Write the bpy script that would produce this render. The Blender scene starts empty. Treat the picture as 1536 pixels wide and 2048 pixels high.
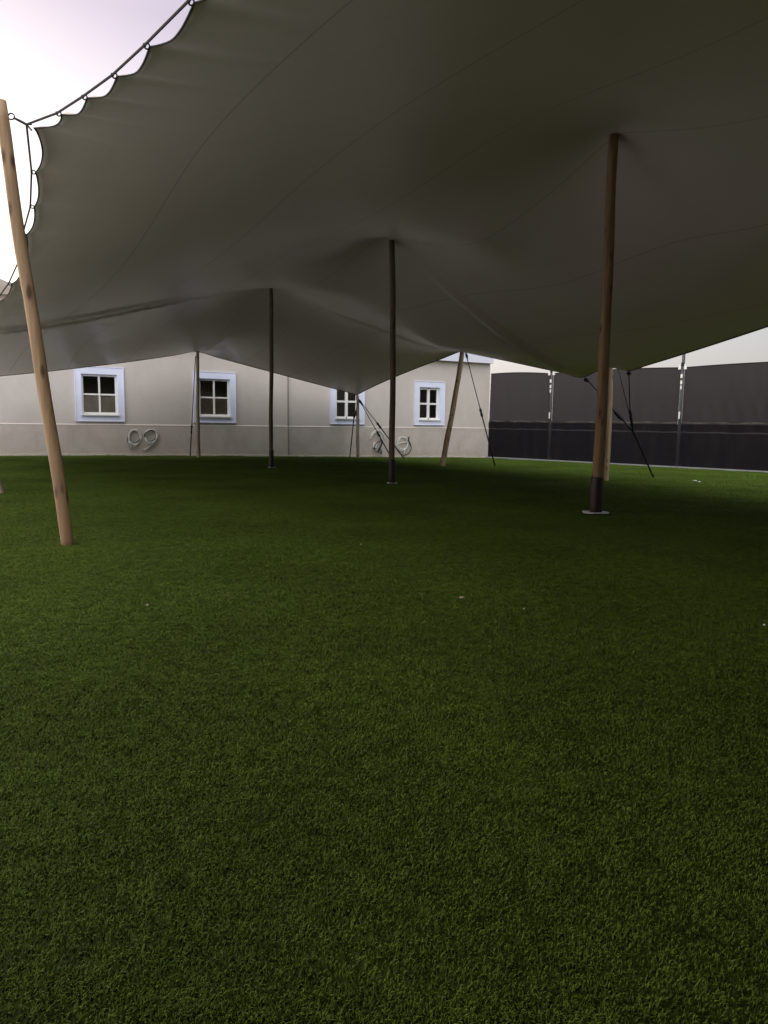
import bpy, bmesh, math, random
import numpy as np
from mathutils import Vector, Matrix

random.seed(7); rng = np.random.default_rng(7)
scn = bpy.context.scene
COL = scn.collection
R = math.radians

# ------------------------------------------------------------------ camera
CAM_H, PITCH, ROLL, FPX = 1.2, R(7.0), R(0.75), 1460.0
fwd = Vector((0, math.cos(PITCH), -math.sin(PITCH)))
up0 = Vector((0, math.sin(PITCH), math.cos(PITCH)))
rt0 = Vector((1, 0, 0))
rt = rt0 * math.cos(ROLL) + up0 * math.sin(ROLL)
up = up0 * math.cos(ROLL) - rt0 * math.sin(ROLL)
cam_d = bpy.data.cameras.new('camera'); cam = bpy.data.objects.new('camera', cam_d); COL.objects.link(cam)
m = Matrix.Identity(4)
for i in range(3):
    m[i][0] = rt[i]; m[i][1] = up[i]; m[i][2] = -fwd[i]
m[2][3] = CAM_H
cam.matrix_world = m
cam_d.sensor_fit = 'VERTICAL'; cam_d.sensor_height = 36.0; cam_d.lens = FPX / 2048 * 36.0
cam_d.clip_start = 0.05; cam_d.clip_end = 3000
scn.camera = cam

# ------------------------------------------------------------------ sky, sun, exposure
SUN_AZ, SUN_EL = R(-62), R(14)       # soft glow from the open left side
world = bpy.data.worlds.new('World'); scn.world = world; world.use_nodes = True
wn, wl = world.node_tree.nodes, world.node_tree.links
wn.clear()
wo = wn.new('ShaderNodeOutputWorld'); bg = wn.new('ShaderNodeBackground')
sky = wn.new('ShaderNodeTexSky'); sky.sky_type = 'NISHITA'; sky.sun_disc = False
sky.sun_elevation = SUN_EL; sky.sun_rotation = SUN_AZ; sky.dust_density = 4.0; sky.air_density = 1.0
bg2 = wn.new('ShaderNodeBackground'); bg2.inputs['Strength'].default_value = 0.05
wl.new(sky.outputs[0], bg2.inputs['Color'])
tc = wn.new('ShaderNodeTexCoord'); sep = wn.new('ShaderNodeSeparateXYZ'); wl.new(tc.outputs['Generated'], sep.inputs[0])
cr = wn.new('ShaderNodeValToRGB'); wl.new(sep.outputs['Z'], cr.inputs['Fac'])
e = cr.color_ramp.elements
e[0].position = 0.0; e[0].color = (1.0, 0.90, 0.95, 1)
e[1].position = 1.0; e[1].color = (1.35, 1.30, 1.45, 1)
for p_, c_ in ((0.10, (1.02, 0.92, 0.97, 1)), (0.26, (1.0, 0.89, 0.86, 1)), (0.44, (0.51, 0.34, 0.42, 1)), (0.65, (0.85, 0.74, 0.88, 1))):
    el = e.new(p_); el.color = c_
az = wn.new('ShaderNodeVectorMath'); az.operation = 'DOT_PRODUCT'
az.inputs[1].default_value = (math.sin(SUN_AZ), math.cos(SUN_AZ), 0.0); wl.new(tc.outputs['Generated'], az.inputs[0])
mr = wn.new('ShaderNodeMapRange'); mr.inputs['From Min'].default_value = -1; mr.inputs['From Max'].default_value = 1
mr.inputs['To Min'].default_value = 0.0; mr.inputs['To Max'].default_value = 1.0; wl.new(az.outputs['Value'], mr.inputs['Value'])
pw = wn.new('ShaderNodeMath'); pw.operation = 'POWER'; pw.inputs[1].default_value = 1.2; wl.new(mr.outputs[0], pw.inputs[0])
ma = wn.new('ShaderNodeMath'); ma.operation = 'MULTIPLY_ADD'; ma.inputs[1].default_value = 0.35; ma.inputs[2].default_value = 0.0; wl.new(pw.outputs[0], ma.inputs[0])
cl = wn.new('ShaderNodeTexNoise'); cl.inputs['Scale'].default_value = 1.6; cl.inputs['Detail'].default_value = 4
mp = wn.new('ShaderNodeMapping'); mp.inputs['Scale'].default_value = (1, 1, 3); wl.new(tc.outputs['Generated'], mp.inputs[0]); wl.new(mp.outputs[0], cl.inputs['Vector'])
mc = wn.new('ShaderNodeMapRange'); mc.inputs['To Min'].default_value = 0.9; mc.inputs['To Max'].default_value = 1.1; wl.new(cl.outputs['Fac'], mc.inputs['Value'])
mm = wn.new('ShaderNodeMath'); mm.operation = 'MULTIPLY'; wl.new(ma.outputs[0], mm.inputs[0]); wl.new(mc.outputs[0], mm.inputs[1])
wl.new(cr.outputs[0], bg.inputs['Color']); wl.new(mm.outputs[0], bg.inputs['Strength'])
ad = wn.new('ShaderNodeAddShader'); wl.new(bg.outputs[0], ad.inputs[0]); wl.new(bg2.outputs[0], ad.inputs[1]); wl.new(ad.outputs[0], wo.inputs['Surface'])
sd = bpy.data.lights.new('sun', 'SUN'); sd.energy = 1.5; sd.angle = R(100); sd.color = (1.0, 0.97, 0.92)
so = bpy.data.objects.new('sun', sd); COL.objects.link(so)
LAZ, LEL = R(-172), R(50)
sdir = Vector((math.sin(LAZ) * math.cos(LEL), math.cos(LAZ) * math.cos(LEL), math.sin(LEL)))
so.rotation_euler = sdir.to_track_quat('Z', 'Y').to_euler(); so.location = (-8, 4, 12)
scn.view_settings.view_transform = 'Standard'; scn.view_settings.look = 'None'
scn.view_settings.gamma = 1; scn.view_settings.use_curve_mapping = False
scn.view_settings.exposure = 1.35
scn.render.engine = 'CYCLES'

# ------------------------------------------------------------------ helpers
def ray(px, py):
    return (rt * ((px - 768) / FPX) + up * ((1024 - py) / FPX) + fwd)
def at(px, py, Y):
    d = ray(px, py); k = Y / d.y
    return Vector((d.x * k, Y, CAM_H + d.z * k))
def gz(x, y):                                   # the lawn falls a little towards the far right corner
    u = 0.0125 * (x + 10.6) + 0.0115 * (y - 24)
    w = 0.03
    return -w * np.log1p(np.exp(np.clip(u / w, -40, 40)))
def ground_at(px, py):
    d = ray(px, py); z = 0.0
    for _ in range(12):
        k = (z - CAM_H) / d.z
        z = float(gz(d.x * k, d.y * k))
    return Vector((d.x * k, d.y * k, z))

def put(ob, parent=None):
    COL.objects.link(ob)
    if parent: ob.parent = parent
    return ob
def mesh_obj(name, verts, faces, mat, parent=None, smooth=False, origin=None):
    me = bpy.data.meshes.new(name)
    if origin is not None:
        o = Vector(origin); verts = [Vector(v) - o for v in verts]
    me.from_pydata([tuple(v) for v in verts], [], faces); me.validate(); me.update()
    if mat: me.materials.append(mat)
    if smooth: me.polygons.foreach_set('use_smooth', [True] * len(me.polygons))
    ob = bpy.data.objects.new(name, me)
    if origin is not None: ob.location = origin
    return put(ob, parent)
def empty(name, loc):
    o = bpy.data.objects.new(name, None); o.location = loc; o.empty_display_size = 0.2
    return put(o)
def tag(o, label=None, cat=None, group=None, kind=None):
    if label: o['label'] = label
    if cat: o['category'] = cat
    if group: o['group'] = group
    if kind: o['kind'] = kind
    return o
class MB:
    def __init__(s): s.v = []; s.f = []
    def box(s, c, size, M=None):
        b = len(s.v)
        for dz in (-.5, .5):
            for dx, dy in ((-.5, -.5), (.5, -.5), (.5, .5), (-.5, .5)):
                p = Vector((c[0] + dx * size[0], c[1] + dy * size[1], c[2] + dz * size[2]))
                s.v.append(M @ p if M else p)
        s.f += [tuple(b + i for i in q) for q in ((3, 2, 1, 0), (4, 5, 6, 7), (0, 1, 5, 4), (1, 2, 6, 5), (2, 3, 7, 6), (3, 0, 4, 7))]
        return s
    def tube(s, pts, rad, n=8, cap=True, closed=False):
        pts = [Vector(p) for p in pts]
        if not hasattr(rad, '__len__'): rad = [rad] * len(pts)
        b = len(s.v); N = len(pts); prev = None
        for i, p in enumerate(pts):
            if closed: t = pts[(i + 1) % N] - pts[i - 1]
            else: t = pts[min(i + 1, N - 1)] - pts[max(i - 1, 0)]
            if t.length < 1e-9: t = Vector((0, 0, 1))
            t.normalize()
            if prev is None:
                a = Vector((0, 0, 1)) if abs(t.z) < .9 else Vector((1, 0, 0))
                nrm = t.cross(a).normalized()
            else:
                nrm = (prev - t * prev.dot(t)).normalized()
            prev = nrm; bi = t.cross(nrm)
            for k in range(n):
                a = 2 * math.pi * k / n
                s.v.append(p + (nrm * math.cos(a) + bi * math.sin(a)) * rad[i])
        for i in range(N if closed else N - 1):
            j = (i + 1) % N
            for k in range(n):
                k2 = (k + 1) % n
                s.f.append((b + i * n + k, b + i * n + k2, b + j * n + k2, b + j * n + k))
        if cap and not closed:
            s.f.append(tuple(b + k for k in range(n))[::-1]); s.f.append(tuple(b + (N - 1) * n + k for k in range(n)))
        return s
    def build(s, name, mat, parent=None, smooth=False, origin=None, xf=None):
        v = [xf @ Vector(p) for p in s.v] if xf else s.v
        return mesh_obj(name, v, s.f, mat, parent, smooth, origin)

def mat(name, col, rough=0.7, spec=0.3, metal=0.0, noise=None, bump=None, stretch=(1, 1, 1), coord='Object'):
    """noise: (scale, amount, second colour) ; bump: (scale, strength, distance)"""
    M = bpy.data.materials.new(name); M.use_nodes = True
    n, l = M.node_tree.nodes, M.node_tree.links
    p = n['Principled BSDF']
    p.inputs['Base Color'].default_value = (*col, 1); p.inputs['Roughness'].default_value = rough
    p.inputs['Specular IOR Level'].default_value = spec; p.inputs['Metallic'].default_value = metal
    t = n.new('ShaderNodeTexCoord'); mpg = n.new('ShaderNodeMapping'); mpg.inputs['Scale'].default_value = stretch
    l.new(t.outputs[coord], mpg.inputs[0])
    if noise:
        x = n.new('ShaderNodeTexNoise'); x.inputs['Scale'].default_value = noise[0]; x.inputs['Detail'].default_value = 6
        x.inputs['Roughness'].default_value = 0.65
        l.new(mpg.outputs[0], x.inputs['Vector'])
        r = n.new('ShaderNodeMapRange'); r.inputs['From Min'].default_value = 0.35; r.inputs['From Max'].default_value = 0.65
        r.inputs['To Max'].default_value = noise[1]; l.new(x.outputs['Fac'], r.inputs['Value'])
        mx = n.new('ShaderNodeMix'); mx.data_type = 'RGBA'
        mx.inputs[6].default_value = (*col, 1); mx.inputs[7].default_value = (*noise[2], 1)
        l.new(r.outputs[0], mx.inputs[0]); l.new(mx.outputs[2], p.inputs['Base Color'])
    if bump:
        x = n.new('ShaderNodeTexNoise'); x.inputs['Scale'].default_value = bump[0]; x.inputs['Detail'].default_value = 5
        l.new(mpg.outputs[0], x.inputs['Vector'])
        b = n.new('ShaderNodeBump'); b.inputs['Strength'].default_value = bump[1]; b.inputs['Distance'].default_value = bump[2]
        l.new(x.outputs['Fac'], b.inputs['Height']); l.new(b.outputs[0], p.inputs['Normal'])
    return M

# ------------------------------------------------------------------ materials
M_wall = mat('painted_render', (0.57, 0.52, 0.48), 0.85, 0.2, noise=(0.9, 0.55, (0.51, 0.46, 0.42)), bump=(60, 0.25, 0.004))
M_plinth = mat('painted_render_plinth', (0.53, 0.475, 0.43), 0.85, 0.2, noise=(1.3, 0.7, (0.45, 0.40, 0.36)), bump=(60, 0.25, 0.004))
def weather(M, amt, dirt):
    n, l = M.node_tree.nodes, M.node_tree.links; p = n['Principled BSDF']; src = p.inputs['Base Color'].links[0].from_socket
    t = n.new('ShaderNodeTexCoord'); mpg = n.new('ShaderNodeMapping'); mpg.inputs['Scale'].default_value = (1.3, 1.3, .8); l.new(t.outputs['Object'], mpg.inputs[0])
    x = n.new('ShaderNodeTexNoise'); x.inputs['Scale'].default_value = 1.6; x.inputs['Detail'].default_value = 8; x.inputs['Roughness'].default_value = .7; l.new(mpg.outputs[0], x.inputs[0])
    r = n.new('ShaderNodeMapRange'); r.inputs['From Min'].default_value = .45; r.inputs['From Max'].default_value = .75; r.inputs['To Max'].default_value = amt; l.new(x.outputs['Fac'], r.inputs['Value'])
    sp = n.new('ShaderNodeSeparateXYZ'); l.new(t.outputs['Object'], sp.inputs[0])
    y = n.new('ShaderNodeTexNoise'); y.inputs['Scale'].default_value = 4; y.inputs['Detail'].default_value = 8; l.new(t.outputs['Object'], y.inputs[0])
    ad_ = n.new('ShaderNodeMath'); ad_.operation = 'MULTIPLY_ADD'; ad_.inputs[1].default_value = -.7; l.new(y.outputs['Fac'], ad_.inputs[0]); l.new(sp.outputs['Z'], ad_.inputs[2])
    r2 = n.new('ShaderNodeMapRange'); r2.inputs['From Min'].default_value = -.55; r2.inputs['From Max'].default_value = -.15; r2.inputs['To Min'].default_value = .45; r2.inputs['To Max'].default_value = 0; l.new(ad_.outputs[0], r2.inputs['Value'])
    mm_ = n.new('ShaderNodeMath'); mm_.operation = 'MAXIMUM'; l.new(r.outputs[0], mm_.inputs[0]); l.new(r2.outputs[0], mm_.inputs[1])
    mx = n.new('ShaderNodeMix'); mx.data_type = 'RGBA'; l.new(mm_.outputs[0], mx.inputs[0]); l.new(src, mx.inputs[6]); mx.inputs[7].default_value = (*dirt, 1); l.new(mx.outputs[2], p.inputs['Base Color'])
weather(M_wall, .20, (0.36, 0.32, 0.28)); weather(M_plinth, .45, (0.31, 0.26, 0.20))
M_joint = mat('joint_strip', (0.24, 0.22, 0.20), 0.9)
M_ledge = mat('ledge_paint', (0.64, 0.58, 0.53), 0.8)
M_skirt = mat('pale_mortar', (0.50, 0.46, 0.39), 0.9, noise=(9, 0.8, (0.34, 0.31, 0.25)), bump=(30, 0.4, 0.01))
M_trim = mat('lavender_white_trim', (0.74, 0.77, 0.92), 0.6, 0.3, noise=(3, 0.35, (0.60, 0.62, 0.78)))
M_band = mat('white_parapet', (0.70, 0.71, 0.82), 0.7, noise=(1.2, 0.4, (0.62, 0.62, 0.70)))
M_frame = mat('white_window_frame', (0.78, 0.77, 0.74), 0.4, 0.5)
M_glass = mat('window_glass', (0.012, 0.015, 0.018), 0.04, 0.5)
n, l = M_glass.node_tree.nodes, M_glass.node_tree.links
p = n['Principled BSDF']; tr = n.new('ShaderNodeBsdfTransparent'); tr.inputs['Color'].default_value = (.92, .93, .92, 1)
gl = n.new('ShaderNodeBsdfGlossy'); gl.inputs['Roughness'].default_value = .03; lw = n.new('ShaderNodeFresnel'); lw.inputs['IOR'].default_value = 1.6
wv = n.new('ShaderNodeTexNoise'); wv.inputs['Scale'].default_value = 2.5; wb = n.new('ShaderNodeBump'); wb.inputs['Strength'].default_value = .15; wb.inputs['Distance'].default_value = .02
l.new(wv.outputs['Fac'], wb.inputs['Height']); l.new(wb.outputs[0], gl.inputs['Normal'])
ms = n.new('ShaderNodeMixShader'); l.new(lw.outputs[0], ms.inputs[0]); l.new(tr.outputs[0], ms.inputs[1]); l.new(gl.outputs[0], ms.inputs[2]); l.new(ms.outputs[0], n['Material Output'].inputs['Surface'])
M_curtain = mat('brown_curtain', (0.86, 0.77, 0.67), 0.9, noise=(3, 0.8, (0.62, 0.54, 0.46)))
M_latch = mat('black_latch', (0.02, 0.02, 0.02), 0.4)
M_roof = mat('roof_felt', (0.25, 0.24, 0.23), 0.9)
M_soil = mat('bare_soil', (0.20, 0.16, 0.11), 0.95, noise=(0.4, 0.8, (0.14, 0.11, 0.08)), bump=(3, 0.4, 0.05))
M_rope = mat('black_rope', (0.012, 0.012, 0.014), 0.8, bump=(90, 0.6, 0.004))
M_erope = mat('dark_edge_rope', (0.035, 0.033, 0.035), 0.8, bump=(90, 0.6, 0.004))
M_strap = mat('black_strap', (0.010, 0.010, 0.014), 0.6)
M_steel = mat('galvanised_steel', (0.42, 0.42, 0.42), 0.35, 0.5, 0.9)
M_disc = mat('white_plate', (0.62, 0.62, 0.64), 0.5, noise=(14, 0.7, (0.40, 0.40, 0.40)))
M_sleeve = mat('maroon_sleeve', (0.022, 0.008, 0.008), 0.5, 0.4, noise=(20, 0.5, (0.012, 0.006, 0.006)))
M_sleeve2 = mat('black_sleeve', (0.012, 0.011, 0.012), 0.5, 0.4)
M_white = mat('white_conduit', (0.72, 0.71, 0.69), 0.45, 0.4)
M_black = mat('black_cable', (0.015, 0.015, 0.016), 0.5)
M_post = mat('grey_steel_post', (0.055, 0.055, 0.062), 0.5, 0.4, 0.1, noise=(8, 0.5, (0.035, 0.035, 0.04)))
M_kerb = mat('concrete_kerb', (0.27, 0.27, 0.28), 0.9, noise=(4, 0.7, (0.2, 0.2, 0.21)), bump=(40, 0.4, 0.004))
M_house = mat('pink_house_wall', (0.46, 0.39, 0.36), 0.9, noise=(1, 0.6, (0.38, 0.32, 0.29)))
M_hroof = mat('house_roof', (0.32, 0.26, 0.22), 0.9)
M_lowwall = mat('dark_bank', (0.03, 0.03, 0.036), 0.95, noise=(0.8, 0.9, (0.012, 0.012, 0.016)), bump=(4, 0.7, 0.08))
M_coping = mat('pale_coping', (0.85, 0.80, 0.76), 0.8, noise=(1.1, 0.9, (0.45, 0.42, 0.40)))
M_hem = mat('canopy_hem', (0.05, 0.048, 0.045), 0.8)
M_seam = mat('canopy_seam', (0.48, 0.39, 0.29), 0.5)
M_paper = mat('white_litter', (0.75, 0.75, 0.72), 0.8)
M_leaf = mat('dry_leaf', (0.36, 0.30, 0.20), 0.8)

def wood_mat(name, light, dark, seed):
    M = bpy.data.materials.new(name); M.use_nodes = True
    n, l = M.node_tree.nodes, M.node_tree.links; p = n['Principled BSDF']
    p.inputs['Roughness'].default_value = 0.62; p.inputs['Specular IOR Level'].default_value = 0.3
    t = n.new('ShaderNodeTexCoord'); mpg = n.new('ShaderNodeMapping'); mpg.inputs['Scale'].default_value = (26, 26, 1.5); mpg.inputs['Location'].default_value = (seed, seed * 2, seed * 3)
    l.new(t.outputs['Object'], mpg.inputs[0])
    g = n.new('ShaderNodeTexNoise'); g.inputs['Scale'].default_value = 1; g.inputs['Detail'].default_value = 5; g.inputs['Distortion'].default_value = 0.6; l.new(mpg.outputs[0], g.inputs[0])
    r = n.new('ShaderNodeValToRGB'); r.color_ramp.elements[0].position = 0.3; r.color_ramp.elements[1].position = 0.72
    r.color_ramp.elements[0].color = (*dark, 1); r.color_ramp.elements[1].color = (*light, 1); l.new(g.outputs['Fac'], r.inputs[0])
    mp2 = n.new('ShaderNodeMapping'); mp2.inputs['Scale'].default_value = (9, 9, 3.2); mp2.inputs['Location'].default_value = (seed * 5, 1, seed); l.new(t.outputs['Object'], mp2.inputs[0])
    v = n.new('ShaderNodeTexVoronoi'); v.inputs['Scale'].default_value = 1.0; l.new(mp2.outputs[0], v.inputs[0])
    kr = n.new('ShaderNodeMapRange'); kr.inputs['From Min'].default_value = 0.12; kr.inputs['From Max'].default_value = 0.30; kr.inputs['To Min'].default_value = 0.95; kr.inputs['To Max'].default_value = 0.0; l.new(v.outputs['Distance'], kr.inputs['Value'])
    mx = n.new('ShaderNodeMix'); mx.data_type = 'RGBA'; l.new(kr.outputs[0], mx.inputs[0]); l.new(r.outputs[0], mx.inputs[6]); mx.inputs[7].default_value = (0.07, 0.035, 0.018, 1)
    big = n.new('ShaderNodeTexNoise'); big.inputs['Scale'].default_value = 1.1; l.new(t.outputs['Object'], big.inputs[0])
    mb = n.new('ShaderNodeMapRange'); mb.inputs['To Min'].default_value = 0.7; mb.inputs['To Max'].default_value = 1.25; l.new(big.outputs['Fac'], mb.inputs['Value'])
    vm = n.new('ShaderNodeVectorMath'); vm.operation = 'SCALE'; l.new(mx.outputs[2], vm.inputs[0]); l.new(mb.outputs[0], vm.inputs['Scale'])
    l.new(vm.outputs[0], p.inputs['Base Color'])
    b = n.new('ShaderNodeBump'); b.inputs['Strength'].default_value = 0.35; b.inputs['Distance'].default_value = 0.004; l.new(g.outputs['Fac'], b.inputs['Height']); l.new(b.outputs[0], p.inputs['Normal'])
    return M
M_wood = [wood_mat('pine_pole_%d' % i, ((0.37, 0.25, 0.135), (0.17, 0.12, 0.07), (0.34, 0.22, 0.11), (0.40, 0.30, 0.18))[i], ((0.24, 0.145, 0.085), (0.09, 0.06, 0.035), (0.18, 0.105, 0.05), (0.22, 0.15, 0.08))[i], 1.7 * i + .3) for i in range(4)]  # second wood: backlit shade of the far inner poles put into its colour
M_wood_grey = wood_mat('weathered_pole', (0.40, 0.33, 0.24), (0.22, 0.17, 0.12), 9.1)

# canopy fabric: stretchy coated cloth, lets a little warm light through
M_fab = bpy.data.materials.new('stretch_fabric'); M_fab.use_nodes = True
n, l = M_fab.node_tree.nodes, M_fab.node_tree.links; p = n['Principled BSDF']
p.inputs['Base Color'].default_value = (0.6, 0.6, 0.6, 1); p.inputs['Roughness'].default_value = 0.36; p.inputs['Specular IOR Level'].default_value = 0.75
t = n.new('ShaderNodeTexCoord'); nz = n.new('ShaderNodeTexNoise'); nz.inputs['Scale'].default_value = 0.9; nz.inputs['Detail'].default_value = 5; l.new(t.outputs['Object'], nz.inputs[0])
mx = n.new('ShaderNodeMix'); mx.data_type = 'RGBA'; mx.inputs[6].default_value = (0.56, 0.455, 0.345, 1); mx.inputs[7].default_value = (0.63, 0.53, 0.415, 1)
l.new(nz.outputs['Fac'], mx.inputs[0]); l.new(mx.outputs[2], p.inputs['Base Color'])
w2 = n.new('ShaderNodeTexNoise'); w2.inputs['Scale'].default_value = 260; l.new(t.outputs['Object'], w2.inputs[0])
w3 = n.new('ShaderNodeTexNoise'); w3.inputs['Scale'].default_value = 3.0; w3.inputs['Detail'].default_value = 3; l.new(t.outputs['Object'], w3.inputs[0])
b1 = n.new('ShaderNodeBump'); b1.inputs['Strength'].default_value = 0.3; b1.inputs['Distance'].default_value = 0.002; l.new(w2.outputs['Fac'], b1.inputs['Height'])
b2 = n.new('ShaderNodeBump'); b2.inputs['Strength'].default_value = 0.35; b2.inputs['Distance'].default_value = 0.02; l.new(w3.outputs['Fac'], b2.inputs['Height']); l.new(b1.outputs[0], b2.inputs['Normal'])
l.new(b2.outputs[0], p.inputs['Normal'])
tr = n.new('ShaderNodeBsdfTranslucent'); tr.inputs['Color'].default_value = (0.72, 0.44, 0.13, 1)
ms = n.new('ShaderNodeMixShader'); ms.inputs[0].default_value = 0.035
l.new(p.outputs[0], ms.inputs[1]); l.new(tr.outputs[0], ms.inputs[2]); l.new(ms.outputs[0], n['Material Output'].inputs['Surface'])

# turf base and blades
def turf_mat(name, c1, c2, attr):
    M = bpy.data.materials.new(name); M.use_nodes = True
    n, l = M.node_tree.nodes, M.node_tree.links; p = n['Principled BSDF']
    p.inputs['Roughness'].default_value = 0.6; p.inputs['Specular IOR Level'].default_value = 0.07
    g = n.new('ShaderNodeNewGeometry')
    a = n.new('ShaderNodeTexNoise'); a.inputs['Scale'].default_value = 0.55; a.inputs['Detail'].default_value = 6; a.inputs['Roughness'].default_value = 0.6; l.new(g.outputs['Position'], a.inputs[0])
    r = n.new('ShaderNodeMapRange'); r.inputs['From Min'].default_value = 0.3; r.inputs['From Max'].default_value = 0.7; r.inputs['To Min'].default_value = 0.74; r.inputs['To Max'].default_value = 1.25; l.new(a.outputs['Fac'], r.inputs['Value'])
    f = n.new('ShaderNodeTexNoise'); f.inputs['Scale'].default_value = 14; f.inputs['Detail'].default_value = 4; l.new(g.outputs['Position'], f.inputs[0])
    r2 = n.new('ShaderNodeMapRange'); r2.inputs['From Min'].default_value = 0.3; r2.inputs['From Max'].default_value = 0.7; r2.inputs['To Min'].default_value = 0.75; r2.inputs['To Max'].default_value = 1.25; l.new(f.outputs['Fac'], r2.inputs['Value'])
    mu = n.new('ShaderNodeMath'); mu.operation = 'MULTIPLY'; l.new(r.outputs[0], mu.inputs[0]); l.new(r2.outputs[0], mu.inputs[1])
    mx = n.new('ShaderNodeMix'); mx.data_type = 'RGBA'; mx.inputs[6].default_value = (*c1, 1); mx.inputs[7].default_value = (*c2, 1)
    if attr:
        at_ = n.new('ShaderNodeAttribute'); at_.attribute_name = 'tint'; l.new(at_.outputs['Fac'], mx.inputs[0])
    else:
        l.new(f.outputs['Fac'], mx.inputs[0])
    vm = n.new('ShaderNodeVectorMath'); vm.operation = 'SCALE'; l.new(mx.outputs[2], vm.inputs[0]); l.new(mu.outputs[0], vm.inputs['Scale']); l.new(vm.outputs[0], p.inputs['Base Color'])
    return M
M_turf = turf_mat('turf_backing', (0.028, 0.045, 0.007), (0.040, 0.058, 0.010), False)
M_blade = turf_mat('turf_blades', (0.062, 0.106, 0.013), (0.106, 0.144, 0.024), True)

# ------------------------------------------------------------------ setting: ground
W0 = Vector((4.52, 32.15, 0))                          # corner where the building meets the screen fence
WD = Vector((-15.1, -8.15, 0)).normalized()            # along the facade, away from the corner
WN = Vector((-WD.y, WD.x, 0)); WN = WN if WN.y < 0 else -WN   # faces the lawn
FD = Vector((8.3, -7.9, 0)).normalized()               # along the screen fence, away from the corner
FN = Vector((FD.y, -FD.x, 0))                          # faces the lawn (towards -x,-y)
if FN.y > 0: FN = -FN

def sheet(name, fn, nx, ny, matl, **k):
    v = []; f = []
    for j in range(ny + 1):
        for i in range(nx + 1):
            v.append(fn(i / nx, j / ny))
    for j in range(ny):
        for i in range(nx):
            a = j * (nx + 1) + i
            f.append((a, a + 1, a + nx + 2, a + nx + 1))
    return mesh_obj(name, v, f, matl, **k)
def soil_f(u, v):
    x = (u - .5) * 900; y = (v - .5) * 900 + 10
    return (x, y, -0.62)
tag(sheet('ground', soil_f, 30, 30, M_soil), kind='structure')
TA, TB = 42.0, 42.0
def turf_f(u, v):
    p_ = W0 + WD * (u * TA - 0.0) + FD * (v * TB)
    return (p_.x, p_.y, float(gz(p_.x, p_.y)))
tag(sheet('lawn', turf_f, 90, 90, M_turf, smooth=True), kind='structure')

PV = [(-3.9, 5.4), (-13.3, 23.0), (-60, 22), (-60, -30), (-7, -30)]
B_ = [(x, y, float(gz(x, y)) + .02) for x, y in PV]
M_bounce = mat('bounce_paving', (0.70, 0.77, 0.88), 0.85, noise=(3, .6, (0.62, 0.69, 0.80)))
tag(mesh_obj('path', B_, [tuple(range(5))], M_bounce), kind='structure')  # path is an added unseen sheet, bounces light up under the canopy
# ------------------------------------------------------------------ artificial grass blades
def blade_patch(idx, size=1.0, count=44000):
    r = np.random.default_rng(50 + idx)
    cx = r.uniform(-size / 2, size / 2, count); cy = r.uniform(-size / 2, size / 2, count)
    k = np.arange(count)
    ph = r.uniform(0, 6.28, 6)
    tuft = r.uniform(0, 6.28, 21000); cellx = ((cx + size / 2) / size * 150).astype(int); celly = ((cy + size / 2) / size * 150).astype(int)
    a = tuft[(cellx * 151 + celly * 13) % 21000] + r.normal(0, 1.1, count)
    h = r.uniform(0.007, 0.015, count) * (1 + .2 * np.sin(cx * 23 + ph[4]) * np.sin(cy * 21 + ph[5])); lean = r.uniform(0.25, 1.1, count)
    w = r.uniform(0.0009, 0.0017, count)
    wa = a + math.pi / 2 + r.normal(0, .5, count)
    dx, dy = np.cos(a), np.sin(a); wx, wy = np.cos(wa) * w, np.sin(wa) * w
    mx_, mz_ = h * .5 * lean * .6, h * .62
    tx_, tz_ = h * lean, h * (1.05 - .35 * lean)
    V = np.zeros((count, 5, 3))
    V[:, 0] = np.stack([cx - wx, cy - wy, 0 * cx], 1); V[:, 1] = np.stack([cx + wx, cy + wy, 0 * cx], 1)
    V[:, 2] = np.stack([cx + dx * mx_ - wx, cy + dy * mx_ - wy, mz_], 1); V[:, 3] = np.stack([cx + dx * mx_ + wx, cy + dy * mx_ + wy, mz_], 1)
    V[:, 4] = np.stack([cx + dx * tx_, cy + dy * tx_, tz_], 1)
    b = (k * 5)[:, None]
    T = np.concatenate([b + [[0, 1, 3]], b + [[0, 3, 2]], b + [[2, 3, 4]]], 1).reshape(-1, 3)
    me = bpy.data.meshes.new('grass_blades')
    me.vertices.add(count * 5); me.vertices.foreach_set('co', V.reshape(-1))
    me.loops.add(len(T) * 3); me.loops.foreach_set('vertex_index', T.reshape(-1))
    me.polygons.add(len(T)); me.polygons.foreach_set('loop_start', np.arange(len(T)) * 3); me.polygons.foreach_set('loop_total', np.full(len(T), 3))
    me.update(calc_edges=True)
    at_ = me.attributes.new('tint', 'FLOAT', 'POINT')
    tv = np.repeat(np.clip(r.beta(1.3, 2.6, count), 0, 1), 5); at_.data.foreach_set('value', tv)
    me.materials.append(M_blade)
    return bpy.data.objects.new('grass_blades_%d' % idx, me)
patch_col = bpy.data.collections.new('grass_sources')
for i in range(3): patch_col.objects.link(blade_patch(i))
pts = []
Mi = Matrix(((WD.x, FD.x), (WD.y, FD.y))).inverted()
for i in range(-40, 40):
    for j in range(-12, 46):
        x, y = i * .93 + random.uniform(-.05, .05), j * .93 + random.uniform(-.05, .05)
        a, b = Mi @ Vector((x - W0.x, y - W0.y))
        if a < .35 or b < .45 or a > 40 or b > 40: continue
        if y < -1.5 or abs(x) > 0.62 * max(y, 0) + 3.0: continue
        pts.append((x, y, float(gz(x, y))))
gm = bpy.data.meshes.new('artificial_grass'); gm.from_pydata(pts, [], [])
ra = gm.attributes.new('rotz', 'FLOAT', 'POINT'); ra.data.foreach_set('value', [random.randrange(4) * math.pi / 2 for _ in pts])
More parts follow.
